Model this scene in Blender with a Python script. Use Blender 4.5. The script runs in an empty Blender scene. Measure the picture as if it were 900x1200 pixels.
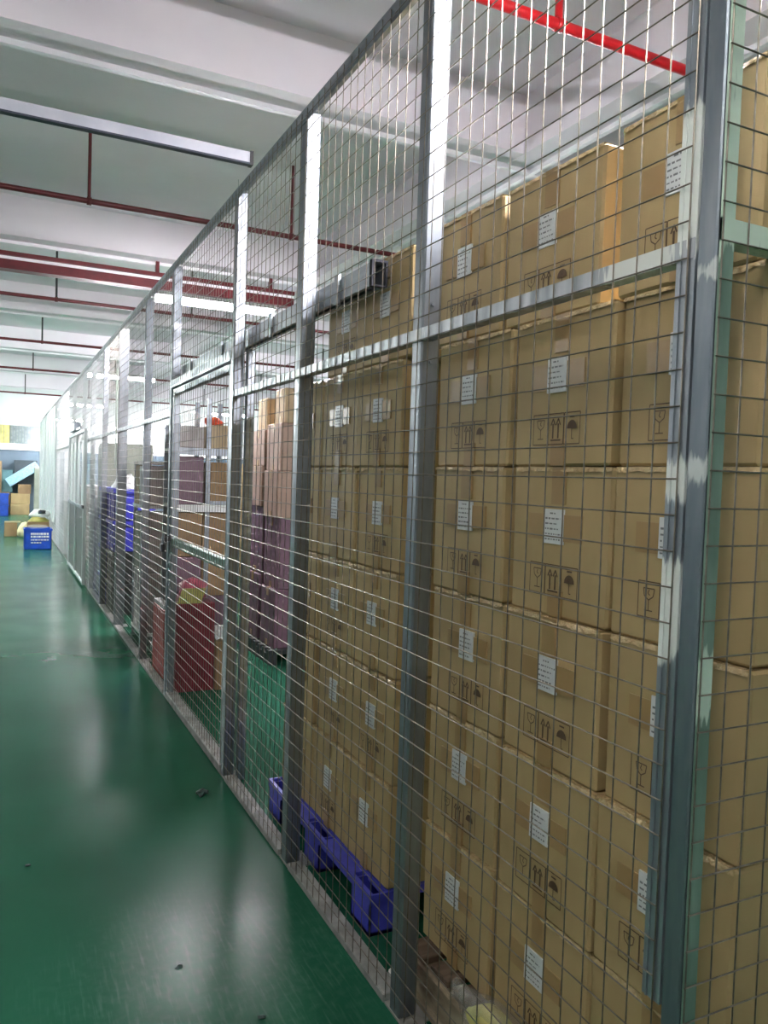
import bpy, bmesh, math, random
from mathutils import Vector, Matrix
random.seed(7)
S = bpy.context.scene
COL = S.collection

# ---------------------------------------------------------------- camera
YAW, PITCH, ROLL = 0.45779122, -0.04018462, 0.03325545
FPX = 915.0
cy_, sy_ = math.cos(YAW), math.sin(YAW); cp_, sp_ = math.cos(PITCH), math.sin(PITCH)
fw = Vector((sy_*cp_, cy_*cp_, sp_)); rt = Vector((cy_, -sy_, 0)); up = rt.cross(fw)
cr_, sr_ = math.cos(ROLL), math.sin(ROLL)
rt2 = rt*cr_ + up*sr_; up2 = up*cr_ - rt*sr_
cam_d = bpy.data.cameras.new('camera'); cam = bpy.data.objects.new('camera', cam_d); COL.objects.link(cam)
m = Matrix((rt2, up2, -fw)).transposed().to_4x4(); m.translation = Vector((-1.047, 0.0, 1.563))
cam.matrix_world = m
cam_d.sensor_fit = 'VERTICAL'; cam_d.sensor_height = 24.0; cam_d.sensor_width = 18.0
cam_d.lens = FPX/1200.0*24.0; cam_d.clip_start = 0.05; cam_d.clip_end = 200
S.camera = cam

# ---------------------------------------------------------------- world, exposure
w = bpy.data.worlds.new('world'); S.world = w; w.use_nodes = True
w.node_tree.nodes['Background'].inputs[0].default_value = (0.55, 0.62, 0.7, 1)
w.node_tree.nodes['Background'].inputs[1].default_value = 0.05
S.view_settings.view_transform = 'Standard'; S.view_settings.look = 'None'
S.view_settings.gamma = 1.0; S.view_settings.use_curve_mapping = False
S.view_settings.exposure = 2.15
TUBE = 70.0           # emission of a lit fluorescent tube

# ---------------------------------------------------------------- materials
def lin(r, g, b):
    f = lambda c: (c/255/12.92) if c/255 <= 0.04045 else ((c/255+0.055)/1.055)**2.4
    return (f(r), f(g), f(b), 1)
def mat(name, c1, c2=None, rough=0.6, metal=0.0, scale=8.0, stretch=(1, 1, 1), bump=0.0, rvar=0.0, spec=0.5, alpha=1.0, coat=0.0, detail=4.0):
    M = bpy.data.materials.new(name); M.use_nodes = True
    nt = M.node_tree; N = nt.nodes; L = nt.links; b = N['Principled BSDF']
    b.inputs['Roughness'].default_value = rough; b.inputs['Metallic'].default_value = metal
    b.inputs['Specular IOR Level'].default_value = spec; b.inputs['Alpha'].default_value = alpha
    b.inputs['Coat Weight'].default_value = coat
    b.inputs['Base Color'].default_value = c1
    c2 = c2 or c1
    tc = N.new('ShaderNodeTexCoord'); mp = N.new('ShaderNodeMapping'); mp.inputs['Scale'].default_value = stretch
    L.new(tc.outputs['Object'], mp.inputs['Vector'])
    no = N.new('ShaderNodeTexNoise'); no.inputs['Scale'].default_value = scale; no.inputs['Detail'].default_value = detail
    L.new(mp.outputs['Vector'], no.inputs['Vector'])
    mr = N.new('ShaderNodeMapRange'); mr.inputs[1].default_value = 0.35; mr.inputs[2].default_value = 0.65
    L.new(no.outputs['Fac'], mr.inputs[0])
    mx = N.new('ShaderNodeMix'); mx.data_type = 'RGBA'; mx.inputs[6].default_value = c1; mx.inputs[7].default_value = c2
    L.new(mr.outputs[0], mx.inputs[0]); L.new(mx.outputs[2], b.inputs['Base Color'])
    if rvar:
        r2 = N.new('ShaderNodeMapRange'); r2.inputs[3].default_value = max(0.03, rough-rvar); r2.inputs[4].default_value = rough+rvar
        L.new(mr.outputs[0], r2.inputs[0]); L.new(r2.outputs[0], b.inputs['Roughness'])
    if bump:
        bp = N.new('ShaderNodeBump'); bp.inputs['Strength'].default_value = bump; bp.inputs['Distance'].default_value = 0.01
        L.new(no.outputs['Fac'], bp.inputs['Height']); L.new(bp.outputs['Normal'], b.inputs['Normal'])
    M['mixnode'] = mx.name
    return M
def patched(name, base, patches, pcol, rough, metal, c2=None, thresh=0.5):
    """metal with brushed touch-up paint: patches are z ranges (stains with a shape of their own)"""
    M = mat(name, base, c2, rough=rough, metal=metal, scale=22, stretch=(1, 1, .15), rvar=.08)
    nt = M.node_tree; N = nt.nodes; L = nt.links; b = N['Principled BSDF']; mx = N[M['mixnode']]
    ge = N.new('ShaderNodeNewGeometry'); sp = N.new('ShaderNodeSeparateXYZ'); L.new(ge.outputs['Position'], sp.inputs[0])
    mp = N.new('ShaderNodeMapping'); mp.inputs['Scale'].default_value = (3, 3, .5); L.new(ge.outputs['Position'], mp.inputs['Vector'])
    no = N.new('ShaderNodeTexNoise'); no.inputs['Scale'].default_value = 26; no.inputs['Detail'].default_value = 3; L.new(mp.outputs['Vector'], no.inputs['Vector'])
    acc = None
    for (axis, z0, z1) in patches:
        mid, half = (z0+z1)/2, (z1-z0)/2
        s = N.new('ShaderNodeMath'); s.operation = 'SUBTRACT'; L.new(sp.outputs[axis], s.inputs[0]); s.inputs[1].default_value = mid
        a = N.new('ShaderNodeMath'); a.operation = 'ABSOLUTE'; L.new(s.outputs[0], a.inputs[0])
        r = N.new('ShaderNodeMapRange'); r.inputs[1].default_value = half+.05; r.inputs[2].default_value = max(0, half-.05); L.new(a.outputs[0], r.inputs[0])
        if acc is None: acc = r.outputs[0]
        else:
            q = N.new('ShaderNodeMath'); q.operation = 'MAXIMUM'; L.new(acc, q.inputs[0]); L.new(r.outputs[0], q.inputs[1]); acc = q.outputs[0]
    ad = N.new('ShaderNodeMath'); ad.operation = 'MULTIPLY_ADD'; L.new(no.outputs['Fac'], ad.inputs[0]); ad.inputs[1].default_value = 1.0; L.new(acc, ad.inputs[2])
    th = N.new('ShaderNodeMapRange'); th.inputs[1].default_value = 1.0+thresh-.06-.1; th.inputs[2].default_value = 1.0+thresh+.06-.1; L.new(ad.outputs[0], th.inputs[0])
    m2 = N.new('ShaderNodeMix'); m2.data_type = 'RGBA'; L.new(th.outputs[0], m2.inputs[0]); L.new(mx.outputs[2], m2.inputs[6]); m2.inputs[7].default_value = pcol
    L.new(m2.outputs[2], b.inputs['Base Color'])
    me = N.new('ShaderNodeMapRange'); me.inputs[3].default_value = metal; me.inputs[4].default_value = 0; L.new(th.outputs[0], me.inputs[0]); L.new(me.outputs[0], b.inputs['Metallic'])
    return M
def emit(name, c, s):
    M = bpy.data.materials.new(name); M.use_nodes = True; b = M.node_tree.nodes['Principled BSDF']
    b.inputs['Base Color'].default_value = c; b.inputs['Emission Color'].default_value = c; b.inputs['Emission Strength'].default_value = s
    return M

PLASTER = mat('white painted concrete', (.82, .78, .82, 1), (.76, .72, .76, 1), rough=.75, scale=1.2, bump=.05)
LIP = mat('white trim paint', (.78, .78, .8, 1), (.72, .72, .74, 1), rough=.55, scale=3)
WALLW = mat('white wall paint', (.72, .75, .74, 1), (.66, .7, .69, 1), rough=.7, scale=1.5)
GREYBLUE = mat('grey blue wall paint', lin(102, 120, 134), lin(90, 108, 122), rough=.7, scale=2)
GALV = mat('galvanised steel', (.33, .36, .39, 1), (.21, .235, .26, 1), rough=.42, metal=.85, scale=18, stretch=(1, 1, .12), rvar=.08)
GALVD = mat('weathered galvanised steel', (.34, .37, .40, 1), (.24, .27, .30, 1), rough=.45, metal=.8, scale=20, stretch=(1, .15, 1), rvar=.1)
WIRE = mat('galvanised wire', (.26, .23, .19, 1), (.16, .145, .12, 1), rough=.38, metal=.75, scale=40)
WIREF = mat('galvanised wire lightened for glare', (.55, .56, .56, 1), (.42, .43, .43, 1), rough=.45, metal=.5, scale=40)  # lighter copy of WIRE: lamp glare on the far mesh put into the colour
DUSTY = mat('dusty bottom rail', (.33, .33, .31, 1), (.2, .2, .19, 1), rough=.75, metal=.1, scale=12, bump=.1)
PGREEN = patched('steel with pale green primer', lin(126, 152, 138), [(2, 1.93, 2.62), (2, 1.15, 1.32), (2, .2, .3)], lin(192, 214, 198), .5, .15, lin(102, 130, 116), thresh=.4)
STILE = patched('steel stile with white touch up', (.40, .44, .48, 1), [(2, 1.94, 2.24), (2, 1.52, 1.64), (2, 1.24, 1.46)], lin(226, 232, 228), .42, .75, (.27, .31, .35, 1), thresh=.36)
CPOST = patched('corner post steel', (.30, .335, .37, 1), [(2, 1.56, 1.64), (2, 1.9, 1.96)], lin(198, 205, 205), .4, .8, (.2, .24, .28, 1), thresh=.42)
MIDR = patched('middle rail steel with touch up', (.46, .49, .52, 1), [(1, .99, 1.22), (1, 1.9, 1.98), (1, 2.9, 3.0)], lin(222, 226, 222), .42, .8, (.3, .33, .36, 1), thresh=.4)
GREENRAIL = mat('green primed gate rail', lin(120, 150, 134), lin(98, 130, 114), rough=.5, metal=.2, scale=15)
KRAFT = mat('kraft cardboard', lin(186, 162, 116), lin(174, 150, 105), rough=.62, scale=5, stretch=(1, 1, .5), bump=.03)
KRAFT2 = mat('darker kraft cardboard', lin(150, 122, 88), lin(134, 108, 76), rough=.65, scale=5)
KRAFT3 = mat('pale kraft cardboard', lin(188, 166, 134), lin(172, 150, 116), rough=.65, scale=5)
MAUVE = mat('mauve tinted carton', lin(124, 94, 108), lin(106, 80, 94), rough=.55, scale=4)
KFLAP = mat('bare carton edge', lin(214, 198, 164), lin(196, 178, 142), rough=.6, scale=20)
TAPE = mat('brown packing tape', lin(168, 138, 92), lin(156, 126, 82), rough=.28, scale=6, spec=.6, bump=.05)
CLEAR = mat('crumpled clear tape', lin(206, 182, 138), lin(188, 162, 116), rough=.12, scale=70, bump=.9, spec=.8)
PAPER = mat('white paper label', (.78, .8, .8, 1), (.7, .72, .73, 1), rough=.35, scale=30)
INK = mat('printed ink', (.2, .21, .22, 1), rough=.6)
INKB = mat('dark brown carton print', lin(82, 62, 40), lin(94, 72, 48), rough=.6, scale=60)
REDP = mat('red sprinkler pipe paint', lin(190, 26, 34), lin(165, 20, 28), rough=.35, scale=10)
REDD = mat('dark red oxide paint', lin(96, 22, 28), lin(78, 18, 24), rough=.45, scale=10)
BLACKM = mat('black steel', (.02, .02, .022, 1), rough=.5)
DARKM = mat('dull dark steel', (.025, .025, .03, 1), rough=.9, spec=.1)
PTAN = mat('pinkish tan carton', lin(172, 146, 130), lin(156, 130, 114), rough=.6, scale=4)
BLUEP = mat('blue pallet plastic', lin(76, 80, 200), lin(66, 70, 178), rough=.38, scale=10)
BLUEC = mat('blue crate plastic', lin(28, 78, 190), lin(24, 66, 165), rough=.35, scale=10)
BLUEV = mat('violet blue crate plastic', lin(66, 68, 200), lin(54, 56, 175), rough=.4, scale=10)
BLACKP = mat('black crate plastic', (.03, .032, .036, 1), (.045, .048, .05, 1), rough=.45, scale=10)
WOOD = mat('dark weathered pallet wood', lin(112, 92, 74), lin(84, 66, 52), rough=.8, scale=6, stretch=(1, 8, 8), bump=.25)
WOODW = mat('pallet wood with worn white paint', lin(172, 160, 134), lin(104, 86, 66), rough=.8, scale=14, stretch=(1, .4, 1), bump=.25)
YELLOW = mat('yellow cloth', lin(196, 188, 112), lin(170, 160, 88), rough=.7, scale=14, bump=.3)
FILM = mat('cloudy plastic film', (.75, .78, .74, 1), (.6, .63, .6, 1), rough=.18, scale=25, bump=.8, alpha=.2, spec=.8)
GREYFILM = mat('grey film wrapped goods', lin(182, 176, 172), lin(158, 150, 148), rough=.3, scale=9, stretch=(2, 2, .4), bump=.5)
REDBOX = mat('red carton', lin(126, 36, 50), lin(108, 30, 42), rough=.5, scale=6)
SALMON = mat('salmon red carton', lin(186, 74, 66), lin(168, 62, 56), rough=.5, scale=6)
PINK = mat('pink plastic bag', lin(206, 104, 124), lin(186, 82, 106), rough=.35, scale=14, bump=.4)
ORANGE = mat('orange red wrap', lin(226, 92, 50), lin(205, 70, 40), rough=.4, scale=20)
WHITEP = mat('white plastic', (.78, .78, .76, 1), (.68, .68, .67, 1), rough=.4, scale=10, bump=.05)
PALEBLUE = mat('pale blue printed carton', lin(166, 206, 222), lin(138, 184, 206), rough=.5, scale=30)
GREYC = mat('grey green cabinet', lin(140, 146, 132), lin(126, 132, 120), rough=.5, scale=4)
SHEET = mat('white sheet steel and glare white', (.72, .75, .76, 1), (.62, .66, .67, 1), rough=.35, scale=6, stretch=(1, 4, .3))  # coated sheets; on the far posts it paints in lamp glare
SHEETD = mat('dull grey sheet steel', lin(112, 112, 106), lin(92, 92, 88), rough=.45, metal=.5, scale=6, stretch=(1, 4, .3))
YBLIND = mat('yellow blind fabric', lin(206, 200, 134), lin(186, 180, 116), rough=.7)
GBLIND = mat('grey blind slat', lin(150, 162, 160), lin(122, 136, 136), rough=.6)
TUBEM = emit('lit fluorescent tube', (.95, 1, .965, 1), TUBE)
TUBEN = emit('cool lilac fluorescent tube', (.98, .94, 1, 1), TUBE*2.0)
TUBEW = emit('added dim tube', (1, .95, .92, 1), TUBE*.30)  # for the added near aisle lamp
TUBEF = emit('added greenish tube', (.9, 1, .94, 1), TUBE*1.6)  # for the added far aisle lamps
TUBET = emit('added warm white tube', (1, .95, .9, 1), TUBE*.36)  # for the added battens in the left hall
TRAYM = mat('pale blue grey enamelled steel', lin(210, 212, 222), lin(190, 194, 206), rough=.35, metal=.3, scale=6)
LITTER = mat('dark green scrap', lin(24, 52, 48), lin(64, 96, 90), rough=.4, scale=40)

# glossy green epoxy floor with scuffs and dust
def floor_mat():
    M = mat('green epoxy floor', lin(35, 90, 68), lin(31, 82, 61), rough=.24, scale=.9, spec=.5)
    nt = M.node_tree; N = nt.nodes; L = nt.links; b = N['Principled BSDF']; mx = N[M['mixnode']]
    tc = N.new('ShaderNodeTexCoord')
    mp = N.new('ShaderNodeMapping'); mp.inputs['Rotation'].default_value = (0, 0, .5); mp.inputs['Scale'].default_value = (16, 1.0, 1); L.new(tc.outputs['Object'], mp.inputs['Vector'])
    n1 = N.new('ShaderNodeTexNoise'); n1.inputs['Scale'].default_value = 5; n1.inputs['Detail'].default_value = 6; L.new(mp.outputs['Vector'], n1.inputs['Vector'])
    n2 = N.new('ShaderNodeTexNoise'); n2.inputs['Scale'].default_value = 2.2; n2.inputs['Detail'].default_value = 5; L.new(tc.outputs['Object'], n2.inputs['Vector'])
    r1 = N.new('ShaderNodeMapRange'); r1.inputs[1].default_value = .58; r1.inputs[2].default_value = .8; L.new(n1.outputs['Fac'], r1.inputs[0])
    r2 = N.new('ShaderNodeMapRange'); r2.inputs[1].default_value = .48; r2.inputs[2].default_value = .66; L.new(n2.outputs['Fac'], r2.inputs[0])
    mu = N.new('ShaderNodeMath'); mu.operation = 'MULTIPLY'; L.new(r1.outputs[0], mu.inputs[0]); L.new(r2.outputs[0], mu.inputs[1])
    mk = N.new('ShaderNodeMath'); mk.operation = 'MULTIPLY'; L.new(mu.outputs[0], mk.inputs[0]); mk.inputs[1].default_value = .0
    vd = N.new('ShaderNodeVectorMath'); vd.operation = 'DISTANCE'; L.new(tc.outputs['Object'], vd.inputs[0]); vd.inputs[1].default_value = (-.42, 2.3, .0)
    rd = N.new('ShaderNodeMapRange'); rd.interpolation_type = 'SMOOTHSTEP'; rd.inputs[1].default_value = .75; rd.inputs[2].default_value = .15; rd.inputs[3].default_value = 0; rd.inputs[4].default_value = 1; L.new(vd.outputs['Value'], rd.inputs[0])
    ms = N.new('ShaderNodeMapping'); ms.inputs['Rotation'].default_value = (0, 0, -.25); ms.inputs['Scale'].default_value = (60, 5, 1); L.new(tc.outputs['Object'], ms.inputs['Vector'])
    ns = N.new('ShaderNodeTexNoise'); ns.inputs['Scale'].default_value = 1.6; ns.inputs['Detail'].default_value = 5; L.new(ms.outputs['Vector'], ns.inputs['Vector'])
    rs = N.new('ShaderNodeMapRange'); rs.inputs[1].default_value = .52; rs.inputs[2].default_value = .75; L.new(ns.outputs['Fac'], rs.inputs[0])
    nf = N.new('ShaderNodeTexNoise'); nf.inputs['Scale'].default_value = 30; nf.inputs['Detail'].default_value = 6; L.new(tc.outputs['Object'], nf.inputs['Vector'])
    rf = N.new('ShaderNodeMapRange'); rf.inputs[1].default_value = .45; rf.inputs[2].default_value = .8; rf.inputs[4].default_value = .6; L.new(nf.outputs['Fac'], rf.inputs[0])
    mm = N.new('ShaderNodeMath'); mm.operation = 'ADD'; L.new(rs.outputs[0], mm.inputs[0]); L.new(rf.outputs[0], mm.inputs[1])
    mq = N.new('ShaderNodeMath'); mq.operation = 'MULTIPLY'; L.new(mm.outputs[0], mq.inputs[0]); L.new(rd.outputs[0], mq.inputs[1])
    mk = N.new('ShaderNodeMath'); mk.operation = 'MULTIPLY'; mk.use_clamp = True; L.new(mq.outputs[0], mk.inputs[0]); mk.inputs[1].default_value = .2
    m2 = N.new('ShaderNodeMix'); m2.data_type = 'RGBA'; L.new(mk.outputs[0], m2.inputs[0]); L.new(mx.outputs[2], m2.inputs[6]); m2.inputs[7].default_value = lin(120, 150, 142)
    L.new(m2.outputs[2], b.inputs['Base Color'])
    rr = N.new('ShaderNodeMapRange'); rr.inputs[1].default_value = .35; rr.inputs[2].default_value = .65; rr.inputs[3].default_value = .19; rr.inputs[4].default_value = .25
    L.new(n2.outputs['Fac'], rr.inputs[0])
    mp3 = N.new('ShaderNodeMapping'); mp3.inputs['Rotation'].default_value = (0, 0, -.35); mp3.inputs['Scale'].default_value = (14, 1.0, 1); L.new(tc.outputs['Object'], mp3.inputs['Vector'])
    n3 = N.new('ShaderNodeTexNoise'); n3.inputs['Scale'].default_value = 3; n3.inputs['Detail'].default_value = 1; L.new(mp3.outputs['Vector'], n3.inputs['Vector'])
    r3 = N.new('ShaderNodeMapRange'); r3.inputs[1].default_value = .5; r3.inputs[2].default_value = .72; r3.inputs[3].default_value = 0; r3.inputs[4].default_value = .0; L.new(n3.outputs['Fac'], r3.inputs[0])
    n4 = N.new('ShaderNodeTexNoise'); n4.inputs['Scale'].default_value = 9; n4.inputs['Detail'].default_value = 6; L.new(tc.outputs['Object'], n4.inputs['Vector'])
    r4 = N.new('ShaderNodeMapRange'); r4.inputs[1].default_value = .4; r4.inputs[2].default_value = .7; r4.inputs[3].default_value = 0; r4.inputs[4].default_value = 0; L.new(n4.outputs['Fac'], r4.inputs[0])
    a1 = N.new('ShaderNodeMath'); L.new(rr.outputs[0], a1.inputs[0]); L.new(r3.outputs[0], a1.inputs[1])
    a2 = N.new('ShaderNodeMath'); L.new(a1.outputs[0], a2.inputs[0]); L.new(r4.outputs[0], a2.inputs[1]); L.new(a2.outputs[0], b.inputs['Roughness'])
    bp = N.new('ShaderNodeBump'); bp.inputs['Strength'].default_value = .02; bp.inputs['Distance'].default_value = .02; L.new(n2.outputs['Fac'], bp.inputs['Height']); L.new(bp.outputs['Normal'], b.inputs['Normal'])
    return M
FLOOR = floor_mat(); FLOOR.node_tree.nodes['Principled BSDF'].inputs['IOR'].default_value = 1.12

# ---------------------------------------------------------------- mesh helpers
class MB:
    def __init__(s): s.v = []; s.f = []; s.sm = False
    def box(s, x0, x1, y0, y1, z0, z1):
        i = len(s.v); s.v += [(x, y, z) for z in (z0, z1) for y in (y0, y1) for x in (x0, x1)]
        s.f += [tuple(i+k for k in q) for q in ((0, 2, 3, 1), (4, 5, 7, 6), (0, 1, 5, 4), (2, 6, 7, 3), (0, 4, 6, 2), (1, 3, 7, 5))]; return s
    def cbox(s, x0, x1, y0, y1, z0, z1, c=.004, jit=0.0, rnd=None):
        """box with chamfered edges, corners may be knocked about by jit"""
        b = bmesh.new(); bmesh.ops.create_cube(b, size=1.0)
        for v in b.verts:
            v.co = Vector(((x0+x1)/2+v.co.x*(x1-x0), (y0+y1)/2+v.co.y*(y1-y0), (z0+z1)/2+v.co.z*(z1-z0)))
            if jit and rnd: v.co += Vector((rnd.uniform(-jit, jit), rnd.uniform(-jit, jit), rnd.uniform(-jit, jit)*.4))
        bmesh.ops.bevel(b, geom=b.edges[:], offset=c, segments=1, affect='EDGES', profile=.5)
        s.bm(b); return s
    def bm(s, b):
        i = len(s.v); b.verts.index_update(); s.v += [tuple(v.co) for v in b.verts]
        s.f += [tuple(i+v.index for v in f.verts) for f in b.faces]; b.free()
    def tube(s, p0, p1, r, n=6, cap=False, r1=None):
        p0, p1 = Vector(p0), Vector(p1); d = (p1-p0).normalized()
        a = d.orthogonal().normalized(); c = d.cross(a); i = len(s.v); r1 = r if r1 is None else r1
        for p, rr in ((p0, r), (p1, r1)):
            for k in range(n):
                t = 2*math.pi*k/n; s.v.append(tuple(p+a*rr*math.cos(t)+c*rr*math.sin(t)))
        for k in range(n): s.f.append((i+k, i+(k+1) % n, i+n+(k+1) % n, i+n+k))
        if cap: s.f.append(tuple(range(i+n-1, i-1, -1))); s.f.append(tuple(range(i+n, i+2*n)))
        return s
    def path(s, pts, r, n=6):
        for a, b in zip(pts, pts[1:]): s.tube(a, b, r, n, True)
        return s
    def poly(s, pts):
        i = len(s.v); s.v += [tuple(p) for p in pts]; s.f.append(tuple(range(i, i+len(pts)))); return s
    def prism(s, pts, d):
        """polygon pts extruded by vector d"""
        n = len(pts); i = len(s.v); d = Vector(d); s.v += [tuple(p) for p in pts]+[tuple(Vector(p)+d) for p in pts]
        s.f.append(tuple(range(i+n-1, i-1, -1))); s.f.append(tuple(range(i+n, i+2*n)))
        for k in range(n): s.f.append((i+k, i+(k+1) % n, i+n+(k+1) % n, i+n+k))
        return s
    def build(s, name, m, parent=None, smooth=False, at=None):
        me = bpy.data.meshes.new(name); me.from_pydata(s.v, [], s.f); me.update()
        b = bmesh.new(); b.from_mesh(me); bmesh.ops.recalc_face_normals(b, faces=b.faces); b.to_mesh(me); b.free()
        me.materials.append(m)
        if smooth: me.polygons.foreach_set('use_smooth', [True]*len(me.polygons))
        o = bpy.data.objects.new(name, me); COL.objects.link(o)
        if parent: o.parent = parent
        if at: o.location = at
        return o
def tag(o, label=None, cat=None, group=None, kind=None):
    if label: o['label'] = label
    if cat: o['category'] = cat
    if group: o['group'] = group
    if kind: o['kind'] = kind
    return o
def empty(name, loc, label, cat, group=None, rz=0.0):
    o = bpy.data.objects.new(name, None); COL.objects.link(o); o.location = loc; o.rotation_euler = (0, 0, rz); o.empty_display_size = .1
    return tag(o, label, cat, group)
def part(name, mb, m, parent, base=(0, 0, 0), smooth=False, kind=None):
    """a mesh given in world coordinates, made a child of parent standing at base"""
    mb.v = [(x-base[0], y-base[1], z-base[2]) for x, y, z in mb.v]
    o = mb.build(name, m, parent, smooth)
    if kind: o['kind'] = kind
    return o
def clone(o, parent=None):
    c = o.copy(); COL.objects.link(c)
    if parent: c.parent = parent
    for ch in list(o.children): clone(ch, c)
    return c
def struct(name, mb, m): return tag(mb.build(name, m), kind='structure')

# ---------------------------------------------------------------- setting
X0, X1, Y0, Y1, ZC = -9.0, 7.5, -4.0, 30.0, 4.5
struct('floor', MB().box(X0, X1, Y0, Y1, -.1, 0), FLOOR)
struct('ceiling', MB().box(X0, X1, Y0, Y1, ZC, ZC+.1), PLASTER)
struct('wall_left', MB().box(X0-.1, X0, Y0, Y1, 0, ZC), GREYBLUE)
struct('wall_right', MB().box(X1, X1+.1, Y0, Y1, 0, ZC), WALLW)
struct('wall_front', MB().box(X0, X1, Y0-.1, Y0, 0, ZC), WALLW)
wb = struct('wall_back', MB().box(X0, X1, Y1, Y1+.1, 0, 2.2), GREYBLUE)
part('upper_wall', MB().box(X0, X1, Y1, Y1+.1, 3.05, ZC), WALLW, wb)
part('side_wall', MB().box(X0, -2.6, Y1, Y1+.1, 2.2, 3.05).box(.9, X1, Y1, Y1+.1, 2.2, 3.05), WALLW, wb)
part('sill_band', MB().box(X0, X1, Y1-.06, Y1, 2.2, 2.42), LIP, wb)
win = struct('window_1', MB().box(-2.6, .9, Y1+.07, Y1+.09, 2.42, 3.05), mat('dim window pane', (.25, .3, .32, 1), rough=.1))
sl = MB()
for k in range(18): sl.box(-.74+.09*k, -.74+.09*k+.06, Y1+.015, Y1+.03, 2.42, 3.05)
tag(part('blind_slats', sl, GBLIND, win), kind='stuff')
yb = MB()
for k in range(20): yb.box(-2.6+.092*k, -2.6+.092*k+.082, Y1+.02, Y1+.035, 2.42, 3.05)
tag(part('blind_slats', yb, YBLIND, win), kind='stuff')
win2 = struct('window_2', MB().box(2.4, 7.2, Y1-.02, Y1-.005, 2.45, 3.2), emit('bright window pane', (.95, 1, .98, 1), 3.0))
for k in range(5): part('glazing_bar', MB().box(2.38+1.2*k, 2.42+1.2*k, Y1-.05, Y1-.02, 2.42, 3.23), LIP, win2)
for zz in (2.42, 3.2): part('frame_rail', MB().box(2.36, 7.24, Y1-.05, Y1-.02, zz, zz+.04), LIP, win2)
# concrete beams: five across, one lengthwise
nb = 0
for yb_ in (4.97, 9.45, 13.75, 18.1, 22.4, 26.6):
    nb += 1
    t = struct('trim_%d' % nb, MB().box(X0, X1, yb_, yb_+.22, 4.07, ZC), PLASTER)
    part('lower_lip', MB().box(X0, X1, yb_+.215, yb_+.255, 4.035, 4.10), LIP, t)
for xb in (2.48, -4.4):
    nb += 1
    t = struct('trim_%d' % nb, MB().box(xb, xb+.22, Y0, Y1, 4.064, ZC-.001), PLASTER)
    part('lower_lip', MB().box(xb+.215, xb+.255, Y0, Y1, 4.031, 4.097), LIP, t)

# ---------------------------------------------------------------- red pipes, steel beam, trunking, lamps
pipe_lab = ['bright red sprinkler pipe nearest the camera, above the tall carton stack', 'dark red pipe just before the red steel beam, second from the front',
            'dark red pipe next behind the red steel beam', 'dark red pipe second behind the red steel beam', 'dark red pipe third behind the red steel beam', 'farthest dark red pipe under the pale ceiling, near the end wall']
for i, yp in enumerate((3.2, 7.15, 11.45, 15.4, 19.75, 26.1)):
    m_ = REDP if i == 0 else REDD
    e = empty('sprinkler_pipe', (0, yp, 3.84), pipe_lab[i], 'pipe', 'red ceiling pipes')
    p = MB(); p.tube((X0, yp, 3.84), (X1, yp, 3.84), .027 if i == 0 else .024, 12)
    part('pipe', p, m_, e, (0, yp, 3.84), smooth=True)
    for k in range(-3, 5):
        xh = -.4+1.8*k
        if abs(xh-2.59) < .16 or xh > X1: continue
        part('hanger', MB().tube((xh, yp, 3.86), (xh, yp, ZC), .014 if i else .02, 8), m_ if i < 2 else BLACKM, e, (0, yp, 3.84), smooth=True)
        part('clamp', MB().tube((xh-.018, yp, 3.84), (xh+.018, yp, 3.84), .034, 10, True), m_, e, (0, yp, 3.84), smooth=True)
        if i == 1 and k == 0: part('ceiling_bracket', MB().box(xh-.04, xh+.04, yp-.05, yp+.05, ZC-.07, ZC), BLACKM, e, (0, yp, 3.84))
e = empty('steel_beam', (-3, 9.66, 3.74), 'thick dark red steel I-beam hung under a concrete ceiling beam', 'beam')
for n_, q in (('lower_flange', (-8.9, 2.3, 9.58, 9.74, 3.74, 3.765)), ('web', (-8.9, 2.3, 9.61, 9.71, 3.765, 3.85)), ('grey_web', (-8.9, 2.3, 9.62, 9.70, 3.85, 3.885)), ('upper_flange', (-8.9, 2.3, 9.58, 9.74, 3.885, 3.93))):
    part(n_, MB().box(*q), LIP if n_ == 'grey_web' else REDD, e, (-3, 9.66, 3.74))
for xh in (-7, -4.9, -2.2, .6, 2.0): part('hanger', MB().box(xh-.02, xh+.02, 9.63, 9.69, 3.93, 4.08), REDD, e, (-3, 9.66, 3.74))
e = empty('cable_trunking', (-1, 4.04, 3.17), 'pale blue-grey steel trunking hung across the aisle, ending at the fence top', 'trunking')
part('channel', MB().box(-3.6, .09, 4.0, 4.03, 3.175, 3.23), TRAYM, e, (-1, 4.04, 3.17))
part('bottom_edge', MB().box(-3.6, .1, 3.997, 4.033, 3.166, 3.176), mat('dark blue grey steel', lin(48, 56, 72), rough=.5), e, (-1, 4.04, 3.17))
part('end_cap', MB().box(.088, .105, 3.995, 4.04, 3.165, 3.235), BLACKM, e, (-1, 4.04, 3.17))
for xh in (-1.8, -3.4): part('drop_rod', MB().tube((xh, 4.015, 3.23), (xh, 4.03, ZC), .006, 6), GALVD, e, (-1, 4.04, 3.17))

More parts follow.
